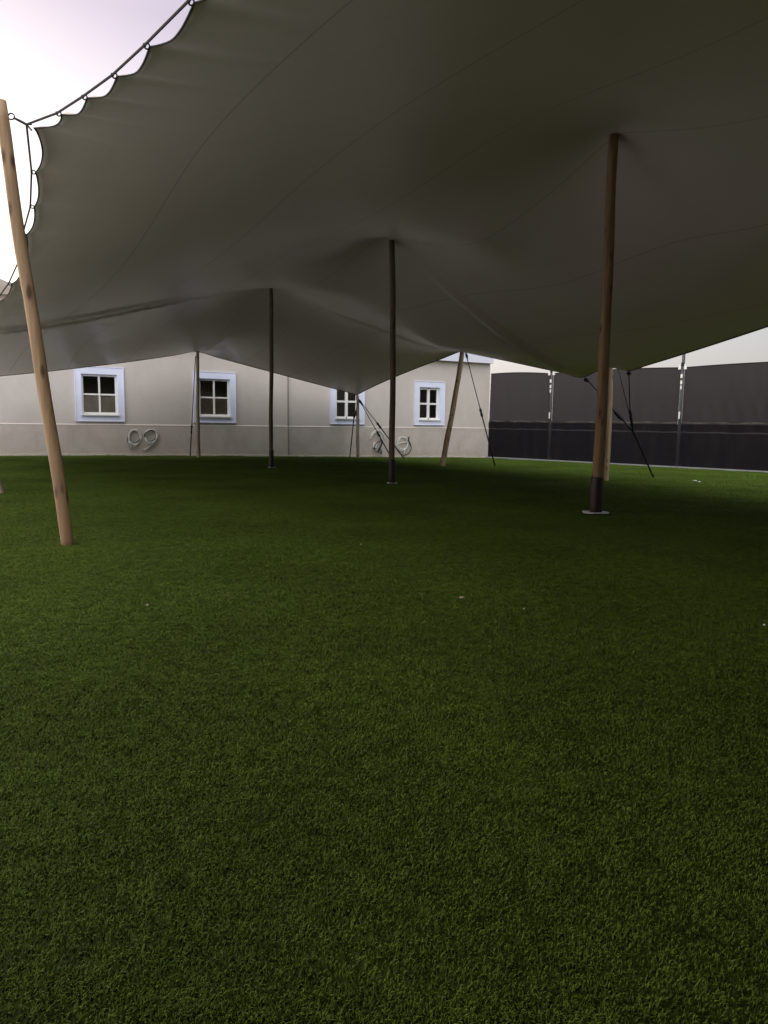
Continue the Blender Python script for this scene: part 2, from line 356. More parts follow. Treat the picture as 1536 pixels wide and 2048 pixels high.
ri = gm.attributes.new('pick', 'INT', 'POINT'); ri.data.foreach_set('value', [random.randrange(3) for _ in pts])
grass = put(bpy.data.objects.new('artificial_grass', gm)); gm.materials.append(M_blade)
tag(grass, 'short dark green artificial turf pile covering the whole yard', 'grass', kind='stuff')
ng = bpy.data.node_groups.new('scatter_turf', 'GeometryNodeTree')
ng.interface.new_socket('Geometry', in_out='INPUT', socket_type='NodeSocketGeometry'); ng.interface.new_socket('Geometry', in_out='OUTPUT', socket_type='NodeSocketGeometry')
gi = ng.nodes.new('NodeGroupInput'); go = ng.nodes.new('NodeGroupOutput')
ip = ng.nodes.new('GeometryNodeInstanceOnPoints'); ci = ng.nodes.new('GeometryNodeCollectionInfo')
ci.inputs['Collection'].default_value = patch_col; ci.inputs['Separate Children'].default_value = True; ci.inputs['Reset Children'].default_value = True
ip.inputs['Pick Instance'].default_value = True
n1 = ng.nodes.new('GeometryNodeInputNamedAttribute'); n1.data_type = 'FLOAT'; n1.inputs['Name'].default_value = 'rotz'
n2 = ng.nodes.new('GeometryNodeInputNamedAttribute'); n2.data_type = 'INT'; n2.inputs['Name'].default_value = 'pick'
cb = ng.nodes.new('ShaderNodeCombineXYZ')
L = ng.links.new
L(gi.outputs[0], ip.inputs['Points']); L(ci.outputs[0], ip.inputs['Instance']); L(n2.outputs[0], ip.inputs['Instance Index'])
L(n1.outputs[0], cb.inputs['Z']); L(cb.outputs[0], ip.inputs['Rotation']); L(ip.outputs[0], go.inputs[0])
md = grass.modifiers.new('turf', 'NODES'); md.node_group = ng

# ------------------------------------------------------------------ the long building
XW = Matrix(((WD.x, -WN.x, 0, W0.x), (WD.y, -WN.y, 0, W0.y), (0, 0, 1, 0), (0, 0, 0, 1)))   # (along, into wall, z)
def on_wall(px, py):
    d = ray(px, py); o = Vector((0, 0, CAM_H))
    k = (W0 - o).dot(WN) / d.dot(WN); q = o + d * k
    return ((q - W0).dot(WD), q.z)
LEN, TOPZ, BANDZ = 36.0, None, None
TOPZ = on_wall(960, 726.5)[1]
building = empty('long_building', (W0.x, W0.y, -0.3))
building.location = (0, 0, 0)
tag(building, 'long single storey beige building with white parapet and four white framed windows', 'building')
# windows: outer trim corners in the photo -> rectangle on the wall
def rect(l_, r_, t_, b_):
    a1 = on_wall(l_, (t_ + b_) / 2)[0]; a0 = on_wall(r_, (t_ + b_) / 2)[0]; c_ = (l_ + r_) / 2
    return a0, a1, on_wall(c_, b_)[1], on_wall(c_, t_)[1]
zb = rect(149.5, 248, 733.5, 843)[2]; zt = rect(149.5, 248, 733.5, 843)[3]
wins = []
for (l_, r_, kind) in ((149.5, 248, 'wide'), (386, 471, 'wide'), (659.7, 728.6, 'narrow'), (828, 889, 'narrow')):
    a0, a1, _, _ = rect(l_, r_, 733.5, 843)
    wins.append((a0, a1, kind))
print('wins', [(round(a, 2), round(b, 2)) for a, b, _ in wins], 'z', zb, zt, 'top', TOPZ)
TW = 0.20       # trim width
holes = []
for a0, a1, kind in wins:
    tw = TW if kind == 'wide' else 0.24
    holes.append((a0 + tw, a1 - tw, zb + .20, zt - .24, kind))
LEDGE = on_wall(300, 851)[1]
def wall_sheet(us, zs, holes, y0, depth):
    B = MB(); us = sorted(set(us)); zs = sorted(set(zs))
    def hole(u, z): return any(h[0] < u < h[1] and h[2] < z < h[3] for h in holes)
    for i in range(len(us) - 1):
        for j in range(len(zs) - 1):
            if hole((us[i] + us[i + 1]) / 2, (zs[j] + zs[j + 1]) / 2): continue
            b = len(B.v)
            B.v += [Vector((us[i], y0, zs[j])), Vector((us[i + 1], y0, zs[j])), Vector((us[i + 1], y0, zs[j + 1])), Vector((us[i], y0, zs[j + 1]))]
            B.f.append((b, b + 1, b + 2, b + 3))
    for h in holes:
        c = [(h[0], h[2]), (h[1], h[2]), (h[1], h[3]), (h[0], h[3])]
        for q in range(4):
            a, b_ = c[q], c[(q + 1) % 4]; b = len(B.v)
            B.v += [Vector((a[0], y0, a[1])), Vector((b_[0], y0, b_[1])), Vector((b_[0], y0 + depth, b_[1])), Vector((a[0], y0 + depth, a[1]))]
            B.f.append((b, b + 1, b + 2, b + 3))
    return B
us = [0, LEN] + [h[0] for h in holes] + [h[1] for h in holes]; zs = [LEDGE, TOPZ] + [holes[0][2], holes[0][3]]
Bw = wall_sheet(us, zs, holes, 0.0, 0.30)
# side, back walls of the volume
Bw.box((0.1, 4.0, (TOPZ - .6) / 2), (0.2, 7.9, TOPZ + .6)); Bw.box((LEN - .1, 4.0, (TOPZ - .6) / 2), (0.2, 7.9, TOPZ + .6)); Bw.box((LEN / 2, 8.05, (TOPZ - .6) / 2), (LEN, 0.2, TOPZ + .6))
Bw.build('wall', M_wall, building, xf=XW)
MB().box((LEN / 2, 0.085, (LEDGE - .6) / 2), (LEN, 0.2, LEDGE + .6)).build('plinth', M_plinth, building, xf=XW)
B = MB(); B.v = [Vector((a, y, z)) for a in (0.0, LEN) for y, z in ((-.004, LEDGE + .035), (-.022, LEDGE + .012), (-.022, LEDGE - .004), (.05, LEDGE - .004), (.05, LEDGE + .035))]
B.f = [(0, 1, 6, 5), (1, 2, 7, 6), (2, 3, 8, 7), (3, 4, 9, 8), (4, 0, 5, 9), (0, 4, 3, 2, 1), (5, 6, 7, 8, 9)]
B.build('ledge', M_ledge, building, xf=XW)
MB().box((LEN / 2 + .02, 3.95, TOPZ + 0.45), (LEN + .02, 8.4, 0.9)).build('parapet', M_band, building, xf=XW)
MB().box((LEN / 2, 4, TOPZ + 0.915), (LEN + .06, 8.5, 0.03)).build('parapet_cap', M_frame, building, xf=XW)
ja = on_wall(576, 830)[0]
MB().box((ja, -0.022, (TOPZ + LEDGE) / 2), (0.035, 0.04, TOPZ - LEDGE - .04)).box((ja, -0.032, (LEDGE - .5) / 2), (0.035, 0.03, LEDGE + .46)).build('wall_joint', M_joint, building, xf=XW)
# pale uneven mortar line at the foot of the facade
B = MB(); N = 260
for i in range(N + 1):
    a = LEN * i / N; q = XW @ Vector((a, 0, 0)); z0 = float(gz(q.x, q.y)); tz = z0 + .045 + .02 * math.sin(i * 1.7) * math.sin(i * .37) + random.uniform(-.008, .012)
    dd = -.05 - random.uniform(0, .02)
    B.v += [Vector((a, dd, z0 - .05)), Vector((a, dd, tz)), Vector((a, -.012, tz + .01))]
    if i: b = 3 * i; B.f += [(b - 3, b, b + 1, b - 2), (b - 2, b + 1, b + 2, b - 1)]
B.build('mortar_skirting', M_skirt, building, xf=XW)
# dark rooms behind
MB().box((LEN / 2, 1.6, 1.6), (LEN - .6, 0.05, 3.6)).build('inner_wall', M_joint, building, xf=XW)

for wi, (h, wn_) in enumerate(zip(holes, wins)):
    a0, a1, kind = wn_
    # flat moulded surround, four boards mitred into one frame, proud of the wall
    tr_ = MB(); d0, d1 = -0.045, 0.02
    O = [(a0, zb), (a1, zb), (a1, zt), (a0, zt)]; I = [(h[0] + .004, h[2] + .004), (h[1] - .004, h[2] + .004), (h[1] - .004, h[3] - .004), (h[0] + .004, h[3] - .004)]
    for q in range(4):
        o1, o2, i1, i2 = O[q], O[(q + 1) % 4], I[q], I[(q + 1) % 4]
        b = len(tr_.v)
        for dd in (d0, d1):
            for c_ in (o1, o2, i2, i1): tr_.v.append(Vector((c_[0], dd, c_[1])))
        tr_.f += [(b, b + 1, b + 2, b + 3), (b, b + 4, b + 5, b + 1), (b + 3, b + 2, b + 6, b + 7)]
    lp = .022
    for (c_, s_) in ((((a0 + a1) / 2, -.052, zt - lp / 2), (a1 - a0, .018, lp)), (((a0 + a1) / 2, -.052, zb + lp / 2), (a1 - a0, .018, lp)), ((a0 + lp / 2, -.052, (zb + zt) / 2), (lp, .018, zt - zb - 2 * lp)), ((a1 - lp / 2, -.052, (zb + zt) / 2), (lp, .018, zt - zb - 2 * lp))): tr_.box(c_, s_)
    trim = tr_.build('window', M_trim, building, xf=XW)
    # reveal lining
    rv = MB(); T = .012
    for (c_, s_) in (((h[0] + .004 + T / 2, .08, (h[2] + h[3]) / 2), (T, .22, h[3] - h[2] - .01)), ((h[1] - .004 - T / 2, .08, (h[2] + h[3]) / 2), (T, .22, h[3] - h[2] - .01)), (((h[0] + h[1]) / 2, .08, h[3] - .004 - T / 2), (h[1] - h[0] - .04, .22, T))):
        rv.box(c_, s_)
    rv.build('reveal', M_trim, trim, xf=XW)
    ai, aj, zi, zj = h[0] + .018, h[1] - .018, h[2] + .02, h[3] - .02
    yf = 0.10
    fb, mid = (.055, .055) if kind == 'wide' else (.075, .11)
    bot = .085
    am = (ai + aj) / 2 + (0.0 if kind == 'wide' else 0.0); zm = zi + bot + (zj - zi - bot - fb) * .5
    fr = MB()
    fr.box((ai + fb / 2, yf, (zi + zj) / 2), (fb, .06, zj - zi)).box((aj - fb / 2, yf, (zi + zj) / 2), (fb, .06, zj - zi))
    fr.box(((ai + aj) / 2, yf, zj - fb / 2), (aj - ai - 2 * fb, .06, fb)).box(((ai + aj) / 2, yf, zi + bot / 2), (aj - ai - 2 * fb, .06, bot))
    fr.box((am, yf - .008, (zi + bot + zj - fb) / 2), (mid, .06, zj - fb - zi - bot))
    for s_ in (-1, 1):
        c_ = (am + s_ * mid / 2 + (aj - fb if s_ > 0 else ai + fb)) / 2; w_ = abs((aj - fb if s_ > 0 else ai + fb) - (am + s_ * mid / 2))
        fr.box((c_, yf - .003, zm), (w_, .05, .055 if kind == 'wide' else .075))
    fr.build('window_frame', M_frame, trim, xf=XW)
    hb = .0275 if kind == 'wide' else .0375
    for (x0, x1) in ((ai + fb, am - mid / 2), (am + mid / 2, aj - fb)):
        for (y0, y1) in ((zi + bot, zm - hb), (zm + hb, zj - fb)):
            MB().box(((x0 + x1) / 2, yf + .012, (y0 + y1) / 2), (x1 - x0, .006, y1 - y0)).build('pane', M_glass, trim, xf=XW)
    if kind == 'wide':
        cu = MB(); NN = 40
        for i in range(NN + 1):
            a = ai + fb + (aj - ai - 2 * fb) * i / NN; w_ = .012 * math.sin(i * 1.1 + wi) + .008 * math.sin(i * 2.7 + 1)
            cu.v += [Vector((a, yf + .07 + w_, zi + bot - .05)), Vector((a, yf + .07 + w_ * .6, zm + .05 * wi * math.sin(i * .16)))]
            if i: b = 2 * i; cu.f.append((b - 2, b, b + 1, b - 1))
        cu.build('curtain', M_curtain, trim, smooth=True, xf=XW)
    MB().box(((ai + aj) / 2 - .0, -0.01, h[2] + .012), (h[1] - h[0] + .05, .19, .035)).build('sill', M_frame, trim, xf=XW)
    if kind == 'narrow':
        for zz in (zj - .01, zi + .03): MB().box((am, yf - .045, zz), (.03, .02, .07)).build('latch', M_latch, trim, xf=XW)

# ------------------------------------------------------------------ cable coils on the wall
def wall_pt(px, py, off=.06):
    a, z = on_wall(px, py); return XW @ Vector((a, -off, z))
def smooth_path(pp, per=10):
    out = []
    for i in range(len(pp) - 1):
        p0, p1, p2, p3 = pp[max(i - 1, 0)], pp[i], pp[i + 1], pp[min(i + 2, len(pp) - 1)]
        for k in range(per):
            t = k / per
            out.append(0.5 * ((2 * p1) + (p2 - p0) * t + (2 * p0 - 5 * p1 + 4 * p2 - p3) * t * t + (3 * p1 - p0 - 3 * p2 + p3) * t ** 3))
    out.append(pp[-1]); return out
def coil(cx, cy, rx, ry, turns, r, matl, parent, off=.05, tilt=0.0, jit=1.2, name='conduit', tail=None, a0=0.0):
    pp = []
    steps = int(turns * 16)
    for i in range(steps + 1):
        a = a0 + 2 * math.pi * i / 16; k = 1 + .07 * math.sin(i * .31 + cx)
        x = cx + rx * k * math.cos(a) + jit * math.sin(i * .13 + cy); y = cy + ry * k * math.sin(a) + jit * math.cos(i * .17)
        pp.append(wall_pt(x, y, off + .03 * math.sin(i * .4) + .012 * (i // 16)))
    if tail:
        for q in tail: pp.append(wall_pt(q[0], q[1], off))
    path = smooth_path(pp, 3)
    return MB().tube(path, r, 7).build(name, matl, parent, smooth=True)
c1 = empty('cable_coil', (0, 0, 0)); tag(c1, 'round white conduit coil with black stripe, leftmost under the first window', 'cable coil', 'coils of conduit hanging on the facade')
coil(268, 874, 12.5, 14, 2.1, .014, M_white, c1, off=.07, tail=[(256, 882), (259, 890), (262, 898)], a0=1.2)
coil(267, 873, 11, 13, 1.6, .012, M_black, c1, off=.06, name='cable', tail=[(254, 878), (258, 890), (261, 899)], a0=.6)
c2 = empty('cable_coil', (0, 0, 0)); tag(c2, 'white and black conduit coil with straight tail running down to the left', 'cable coil', 'coils of conduit hanging on the facade')
coil(301, 873, 12, 12.5, 2.1, .014, M_white, c2, off=.07, tail=[(308, 886), (298, 893), (286, 900)], a0=0)
coil(300, 871.5, 12, 11, 1.9, .012, M_black, c2, off=.06, name='cable', tail=[(308, 884), (297, 892), (284, 902)], a0=2.6)
c3 = empty('cable_coil', (0, 0, 0)); tag(c3, 'half hidden white conduit arc with tangled black cable loops below the third window', 'cable coil', 'coils of conduit hanging on the facade')
pp = [wall_pt(x, y, .07) for x, y in ((739, 878), (742, 868), (750, 861), (758, 861), (765, 868), (768, 878))]
MB().tube(smooth_path(pp, 6), .018, 7).build('conduit', M_white, c3, smooth=True)
pp = [wall_pt(x, y, .10) for x, y in ((741, 873), (747, 865), (755, 866), (760, 872), (764, 884))]
MB().tube(smooth_path(pp, 6), .014, 7).build('conduit', M_white, c3, smooth=True)
pp = [wall_pt(x, y, .12) for x, y in ((755, 868), (758, 878), (760, 888), (754, 900), (749, 904), (746, 896), (750, 886), (756, 883), (762, 880), (760, 892), (754, 902), (758, 906), (761, 904), (757, 896), (756, 898), (761, 909))]
MB().tube(smooth_path(pp, 6), .015, 7).build('cable', M_black, c3, smooth=True)
a_, z_ = on_wall(748.5, 890)
MB().box((a_, -.045, z_), (.17, .05, .22)).build('junction_box', M_white, c3, xf=XW)
c4 = empty('cable_coil', (0, 0, 0)); tag(c4, 'pale conduit coil with black looping tail, right of the burgundy sleeved pole', 'cable coil', 'coils of conduit hanging on the facade')
coil(803, 887, 11, 12.5, 2.2, .016, M_white, c4, off=.07, tail=[(812, 884), (813, 892), (808, 900), (806, 908)], a0=2.0)
pp = [wall_pt(x, y, .07) for x, y in ((817, 873), (815, 880), (819, 888), (821, 896), (817, 905), (808, 910), (802, 909))]
MB().tube(smooth_path(pp, 6), [.024] * 14 + [.014] * 23, 7).build('cable', M_black, c4, smooth=True)
# put each coil's empty at its own place on the wall
for ob_, (x, y) in ((c1, (268, 900)), (c2, (300, 900)), (c3, (755, 905)), (c4, (804, 905))):
    q = wall_pt(x, y, 0.0); ob_.location = q
    for ch in [o for o in COL.objects if o.parent == ob_]: ch.matrix_parent_inverse = Matrix.Translation(-q)

# ------------------------------------------------------------------ canopy of the stretch tent
M1b, M2b, M3b = ground_at(543, 937), ground_at(784, 969), ground_at(1191, 1029)
def top_over(b, px, py): return at(px, py, b.y)
M1t, M2t, M3t = top_over(M1b, 541.5, 571), top_over(M2b, 785, 481), top_over(M3b, 1229, 270)
Pab, Pbb, Pcb, Pdb = ground_at(397.5, 915.5), ground_at(716.5, 916), ground_at(885, 933), ground_at(1210.5, 961)
Pat, Pbt, Pct, Pdt = top_over(Pab, 393.5, 703), top_over(Pbb, 714, 789), at(926, 702, Pcb.y + .5), top_over(Pdb, 1223, 719)
tie1, tie2 = at(1165, 754, 18.25), at(1258, 741, 16.7)
C0 = at(68, 256, 6.85)
LPb = ground_at(-2, 987); LPt = Vector((-6.75, 11.5, 2.5))
FL = Vector((-12.4, 20.2, 2.15)); R1 = tie2 + (at(1540, 648, 13.0) - tie2) * 1.55; R2 = Vector((10.6, 6.2, 2.6)); R3 = Vector((13.5, 1.5, 2.2))
NL = Vector((1.5, -8.0, 1.9)); NM = Vector((8.2, -4.0, 2.2)); NP = Vector((-2.6, -1.6, 3.6))
M4t = Vector((5.9, 5.2, 4.95)); M5t = Vector((8.4, .9, 4.0))
for nm_, q in (('M1', M1t), ('M2', M2t), ('M3', M3t), ('M1b', M1b), ('M2b', M2b), ('M3b', M3b), ('Pa', Pat), ('Pb', Pbt), ('Pc', Pct), ('Pd', Pdt), ('tie1', tie1), ('tie2', tie2), ('C0', C0), ('LPb', LPb)):
    print(nm_, [round(c, 2) for c in q])
near_eye = [at(*q) for q in ((122, 229, 6.5), (174, 196, 6.15), (234, 153, 5.75), (299, 94, 5.3), (388, 6, 4.75))]
more = [at(520, -130, 4.05), at(660, -330, 3.25)]
print('near', [[round(c, 2) for c in q] for q in near_eye + more])
near_chain = [C0] + near_eye + more
left_eye = [at(*q) for q in ((71, 345, 7.5), (68, 414, 8.05), (52, 470, 8.55), (43, 525, 9.1), (23, 568, 9.7), (-5, 605, 10.3), (-45, 640, 10.9))]
print('left', [[round(c, 2) for c in q] for q in left_eye])
left_chain = [LPt] + left_eye[::-1]          # LPt -> ... -> C0
ctrl = []
def lin(a, b, n_, sag=0.0, ends=True):
    for i in range(0 if ends else 1, n_ + (1 if ends else 0)):
        t = i / n_; q = a.lerp(b, t); q.z -= sag * 4 * t * (1 - t); ctrl.append(q)
for q in (M1t, M2t, M3t, M4t, M5t): ctrl.append(q + Vector((0, 0, .02)))
# dense edge curves (plan + height)
def edge_curve(a, b, inward, bow, sag, n_):
    out = []
    for i in range(n_ + 1):
        t = i / n_; q = a.lerp(b, t); k = 4 * t * (1 - t)
        q = q + inward * (bow * k); q.z -= sag * k; out.append(q)
    return out
SA = Vector((.56, -.83, 0)); TAx = Vector((.83, .56, 0))
far = edge_curve(FL, Pat, SA, .35, .10, 10)[:-1] + edge_curve(Pat, Pbt, SA, .30, .06, 10)
right = (edge_curve(Pbt, Pct, -TAx, .25, .02, 8)[:-1] + edge_curve(Pct, tie1, -TAx, .25, -.02, 10)[:-1] +
         edge_curve(tie1, Pdt, -TAx, -.02, .05, 4)[:-1] + edge_curve(Pdt, tie2, -TAx, -.02, .05, 4)[:-1] +
         edge_curve(tie2, R1, -TAx, .20, .08, 10)[:-1] + edge_curve(R1, R2, -TAx, .3, .1, 8)[:-1] + edge_curve(R2, R3, -TAx, .3, .1, 6))
left0 = edge_curve(FL, LPt, TAx, .6, -.1, 14)
left_knots = left0[:-1] + left_chain + near_chain + [NP] + edge_curve(NP, NL, TAx, .5, .1, 10)[1:]
nearE = edge_curve(NL, NM, -SA, .3, .1, 6)[:-1] + edge_curve(NM, R3, -SA, .3, .1, 6)
def dedupe(L_):
    out = []
    for q in L_:
        if all((q.xy - o.xy).length > .06 for o in out): out.append(q)
    return out
ctrl = dedupe(ctrl + far + right + left_knots + nearE)
# a few interior heights that give the saddles their sag
def mid(a, b, dz): q = (a + b) / 2; q.z += dz; return q
extra = [mid(M1t, M2t, -.56), mid(M2t, M3t, -.70), mid(M3t, M4t, -.50), mid(M1t, Pat, -.42), mid(M1t, Pct, -.22), mid(M2t, Pct, -.90), mid(M2t, tie1, -.30), mid(M3t, tie2, -.45), mid(M2t, M2t + (C0 - M2t), -.25), mid(M3t, R1, -.40), mid(M1t, FL, -.22), mid(M3t, C0, -.10)]
ctrl = dedupe(ctrl + extra)
CX = np.array([[q.x, q.y] for q in ctrl]); CZ = np.array([q.z for q in ctrl])
CS = 0.20
def kern(d2): return -np.sqrt(d2 + CS * CS)
D2 = ((CX[:, None, :] - CX[None, :, :]) ** 2).sum(-1)
A = kern(D2); nC = len(ctrl)
P_ = np.concatenate([np.ones((nC, 1)), CX], 1)
S = np.block([[A, P_], [P_.T, np.zeros((3, 3))]])
sol = np.linalg.solve(S, np.concatenate([CZ, np.zeros(3)]))
# tension folds (start, end, sideways shift, width, height)
folds = []
def fold(a, b, sh, w, h, t0=.0, t1=1.0): folds.append((np.array([a.x, a.y]), np.array([b.x, b.y]), sh, w, h, t0, t1))
fold(LPt, M1t, .00, .09, -.055, -.05, .90); fold(LPt, M1t, .24, .08, .035, .02, .72); fold(LPt, M1t, -.22, .08, -.035, .1, .8); fold(LPt, M1t, .52, .09, -.05, .0, .80); fold(LPt, M1t, .80, .10, .035, .2, .9); fold(M1t, Pat, .1, .10, -.04, .5, 1.0); fold(M1t, Pct, -.25, .12, .05, .2, .95)
fold(M2t, tie1, .0, .13, -.09, .12, 1.0); fold(M2t, tie1, .26, .09, .04, .3, .95); fold(M2t, tie1, -.24, .09, .03, .3, .9)
def tent_z(X, Y):
    X = np.atleast_1d(X).astype(float); Y = np.atleast_1d(Y).astype(float); Z = np.empty_like(X)
    for s_ in range(0, len(X), 8000):
        x, y = X[s_:s_ + 8000], Y[s_:s_ + 8000]
        d2 = (x[:, None] - CX[None, :, 0]) ** 2 + (y[:, None] - CX[None, :, 1]) ** 2
        Z[s_:s_ + 8000] = kern(d2) @ sol[:nC] + sol[nC] + sol[nC + 1] * x + sol[nC + 2] * y
    for a, b, sh, w, h, t0, t1 in folds:
        d = b - a; Ln = np.hypot(*d); d = d / Ln; nn = np.array([-d[1], d[0]])
        t = ((X - a[0]) * d[0] + (Y - a[1]) * d[1]) / Ln; off = (X - a[0]) * nn[0] + (Y - a[1]) * nn[1]
        wv = .05 * np.sin(t * 11 + sh * 7)
        env = np.clip((t - t0) / .18, 0, 1) * np.clip((t1 - t) / .18, 0, 1); env = env * env * (3 - 2 * env)
        tapering = 1 - .35 * np.abs(t - .4)
        Z += h * env * np.exp(-((off - sh * tapering - wv) / w) ** 2)
    return Z

# left boundary with scallops between eyelets
eyelets = []; Lb = []; LT = []
def s_of(q): return (q.x - M2b.x) * SA.x + (q.y - M2b.y) * SA.y
iC = len(left0) - 1 + len(left_chain)
chain = left0[:-1] + left_chain + near_chain + [NP] + edge_curve(NP, NL, TAx, .5, .1, 10)[1:]
idx0 = len(left0) - 1; idx1 = idx0 + len(left_chain) + len(near_chain)   # scalloped run
for i in range(len(chain) - 1):
    a, b = chain[i], chain[i + 1]; Ln = (b - a).xy.length
    sc = idx0 <= i < idx1 - 0
    nseg = 14 if sc else max(2, int(Ln / .13))
    t_ = (b - a); t_.z = 0; t_.normalize(); inn = Vector((t_.y, -t_.x, 0))
    if inn.dot(TAx) < 0: inn = -inn
    amp = 0.0 if not sc else ((.07 if i == iC else .068) if i >= iC else (.065 if i == iC - 1 else .035))
    for k in range(nseg):
        t = k / nseg; q = a.lerp(b, t)
        bump_ = 0.0 if t <= 0 else (math.sin(math.pi * t) ** .8 if i <= iC else (math.sin(math.pi / 2 * t / .32) ** .9 if t < .32 else 1 - ((t - .32) / .68) ** 1.35))
        q = q + inn * (amp * bump_)
        Lb.append((q.x, q.y)); LT.append((t, sc))
LT.append((0, False)); Lb.append((chain[-1].x, chain[-1].y))
Lb = np.array(Lb)
def resample(poly, key, keys):       # interpolate polyline xy by monotone key
    P = np.array([[q.x, q.y] for q in poly]); return np.stack([np.interp(keys, key, P[:, 0]), np.interp(keys, key, P[:, 1])], 1)
cum = np.concatenate([[0], np.cumsum(np.hypot(*(np.diff(Lb, axis=0).T)))]); fl = cum / cum[-1]
Pr = np.array([[q.x, q.y] for q in right]); cr_ = np.concatenate([[0], np.cumsum(np.hypot(*(np.diff(Pr, axis=0).T)))]); kr_ = cr_ / cr_[-1]
# keep right-hand corner points exact by snapping rows to them
rows = fl.copy()
for kk in kr_:
    j = int(np.argmin(abs(rows - kk)))
    if 0 < j < len(rows) - 1: rows[j] = kk
rows = np.sort(rows)
Rb = resample(right, kr_, rows)
NU = 230
Pf = np.array([[q.x, q.y] for q in far]); cf = np.concatenate([[0], np.cumsum(np.hypot(*(np.diff(Pf, axis=0).T)))]); kf = cf / cf[-1]
uu = np.linspace(0, 1, NU + 1)
for kk in kf:
    j = int(np.argmin(abs(uu - kk)))
    if 0 < j < NU: uu[j] = kk
uu = np.sort(uu)
Fb = resample(far, kf, uu)
Pn = np.array([[q.x, q.y] for q in nearE]); cn = np.concatenate([[0], np.cumsum(np.hypot(*(np.diff(Pn, axis=0).T)))]); kn = cn / cn[-1]
Nb = resample(nearE, kn, uu)
NV = len(Lb)
V_ = np.linspace(0, 1, NV); vv = fl
G = np.zeros((NV, NU + 1, 2))
c00, c10, c01, c11 = Fb[0], Fb[-1], Nb[0], Nb[-1]
# boundary consistency
Lb[0] = c00; Lb[-1] = c01; Rb[0] = c10; Rb[-1] = c11
for j in range(NV):
    v = vv[j]
    u = uu[:, None]
    G[j] = (1 - u) * Lb[j] + u * Rb[j] + (1 - v) * Fb + v * Nb - ((1 - u) * (1 - v) * c00 + u * (1 - v) * c10 + (1 - u) * v * c01 + u * v * c11)
GX = G[:, :, 0].ravel(); GY = G[:, :, 1].ravel(); GZ = tent_z(GX, GY)
GZ2 = GZ.reshape(NV, NU + 1)
for j in range(NV):                                    # puckers running in from each eyelet, hem rolling down between them
    t, sc = LT[j]
    if not sc: continue
    dist = np.hypot(G[j, :, 0] - G[j, 0, 0], G[j, :, 1] - G[j, 0, 1])
    e_ = min(t, 1 - t)
    GZ2[j] += .030 * math.exp(-(e_ / .12) ** 2) * np.exp(-dist / .35) * (dist > .001) - .030 * math.sin(math.pi * t) * np.exp(-dist / .07)
GZ = GZ2.ravel()
nvU = NU + 1
verts = np.stack([GX, GY, GZ], 1)
jj, ii = np.meshgrid(np.arange(NV - 1), np.arange(NU), indexing='ij'); a = (jj * nvU + ii).ravel()
faces = np.stack([a, a + 1, a + nvU + 1, a + nvU], 1)
tent = empty('stretch_tent', (M2b.x, M2b.y, M2b.z))
tag(tent, 'huge taut beige stretch tent canopy with peaks over the poles and scalloped left edge', 'tent')
def tent_part(ob): ob.parent = tent; ob.matrix_parent_inverse = Matrix.Translation(-tent.location); return ob
canopy = tent_part(mesh_obj('canopy', verts.tolist(), faces.tolist(), M_fab, smooth=True))
sm = canopy.modifiers.new('thickness', 'SOLIDIFY'); sm.thickness = .003; sm.offset = 1
print('canopy', NV, NU)
# hem cord all the way round
def z1(x, y): return float(tent_z(x, y)[0])
def hem(idx_list, r, name='hem'):
    pp = [Vector((GX[k], GY[k], GZ[k])) for k in idx_list]
    q = [pp[0]]
    for p__ in pp[1:]:
        if (p__ - q[-1]).length > .02: q.append(p__)
    return tent_part(MB().tube(q, r, 6).build(name, M_hem, None, smooth=True))
hem([j * nvU for j in range(NV)], .007)
hem([j * nvU + NU for j in range(NV)], .017)
hem(list(range(nvU)), .017)
hem([(NV - 1) * nvU + i for i in range(nvU)], .014)
# sewn seams: flat tapes under the cloth, running the length of the tent
def seam(tv, s0, s1):
    B = MB(); N_ = 170; w = .010; base = M2b
    prev = None
    X = []; Y = []
    for i in range(N_ + 1):
        s_ = s0 + (s1 - s0) * i / N_; tt = tv + .10 * math.sin(s_ * .5 + tv)
        for o in (-w, w):
            X.append(base.x + SA.x * s_ + TAx.x * (tt + o)); Y.append(base.y + SA.y * s_ + TAx.y * (tt + o))
    Z = tent_z(np.array(X), np.array(Y)) - .0045
    B.v = [Vector(q) for q in zip(X, Y, Z)]
    B.f = [(2 * i, 2 * i + 1, 2 * i + 3, 2 * i + 2) for i in range(N_)]
    return tent_part(B.build('seam', M_seam))
for tv, s0, s1 in ((-5.6, -10.5, 12), (-3.9, -11.2, 12), (-2.1, -11.4, 14), (-.3, -11.4, 14), (1.6, -11.3, 14), (3.5, -11.2, 13), (5.4, -11.3, .5)): seam(tv, s0, s1)

# scallop rope with its loops
def out_pt(i, d): # point outside eyelet i of chain
    a, b, c = chain[i - 1], chain[i], chain[i + 1]; t_ = (c - a); t_.z = 0; t_.normalize(); o = Vector((t_.y, -t_.x, 0))
    if o.dot(TAx) > 0: o = -o
    return b + o * d
iC0 = idx0 + len(left_chain)
shackle = at(53, 249, 6.86)
rp = [out_pt(i, .035) for i in range(idx0 + 1, iC0)] + [shackle]
tent_part(MB().tube([LPt] + rp, .0095, 6).build('edge_rope', M_erope))
rp2 = [shackle] + [out_pt(i, .035) for i in range(iC0 + 1, idx1 + 1)]
tent_part(MB().tube(rp2, .0095, 6).build('edge_rope', M_erope))
def torus(c, nrm, R_, r_, n_=14):
    nrm = nrm.normalized(); a = nrm.orthogonal().normalized(); b = nrm.cross(a)
    return [c + a * R_ * math.cos(2 * math.pi * k / n_) + b * R_ * math.sin(2 * math.pi * k / n_) for k in range(n_)]
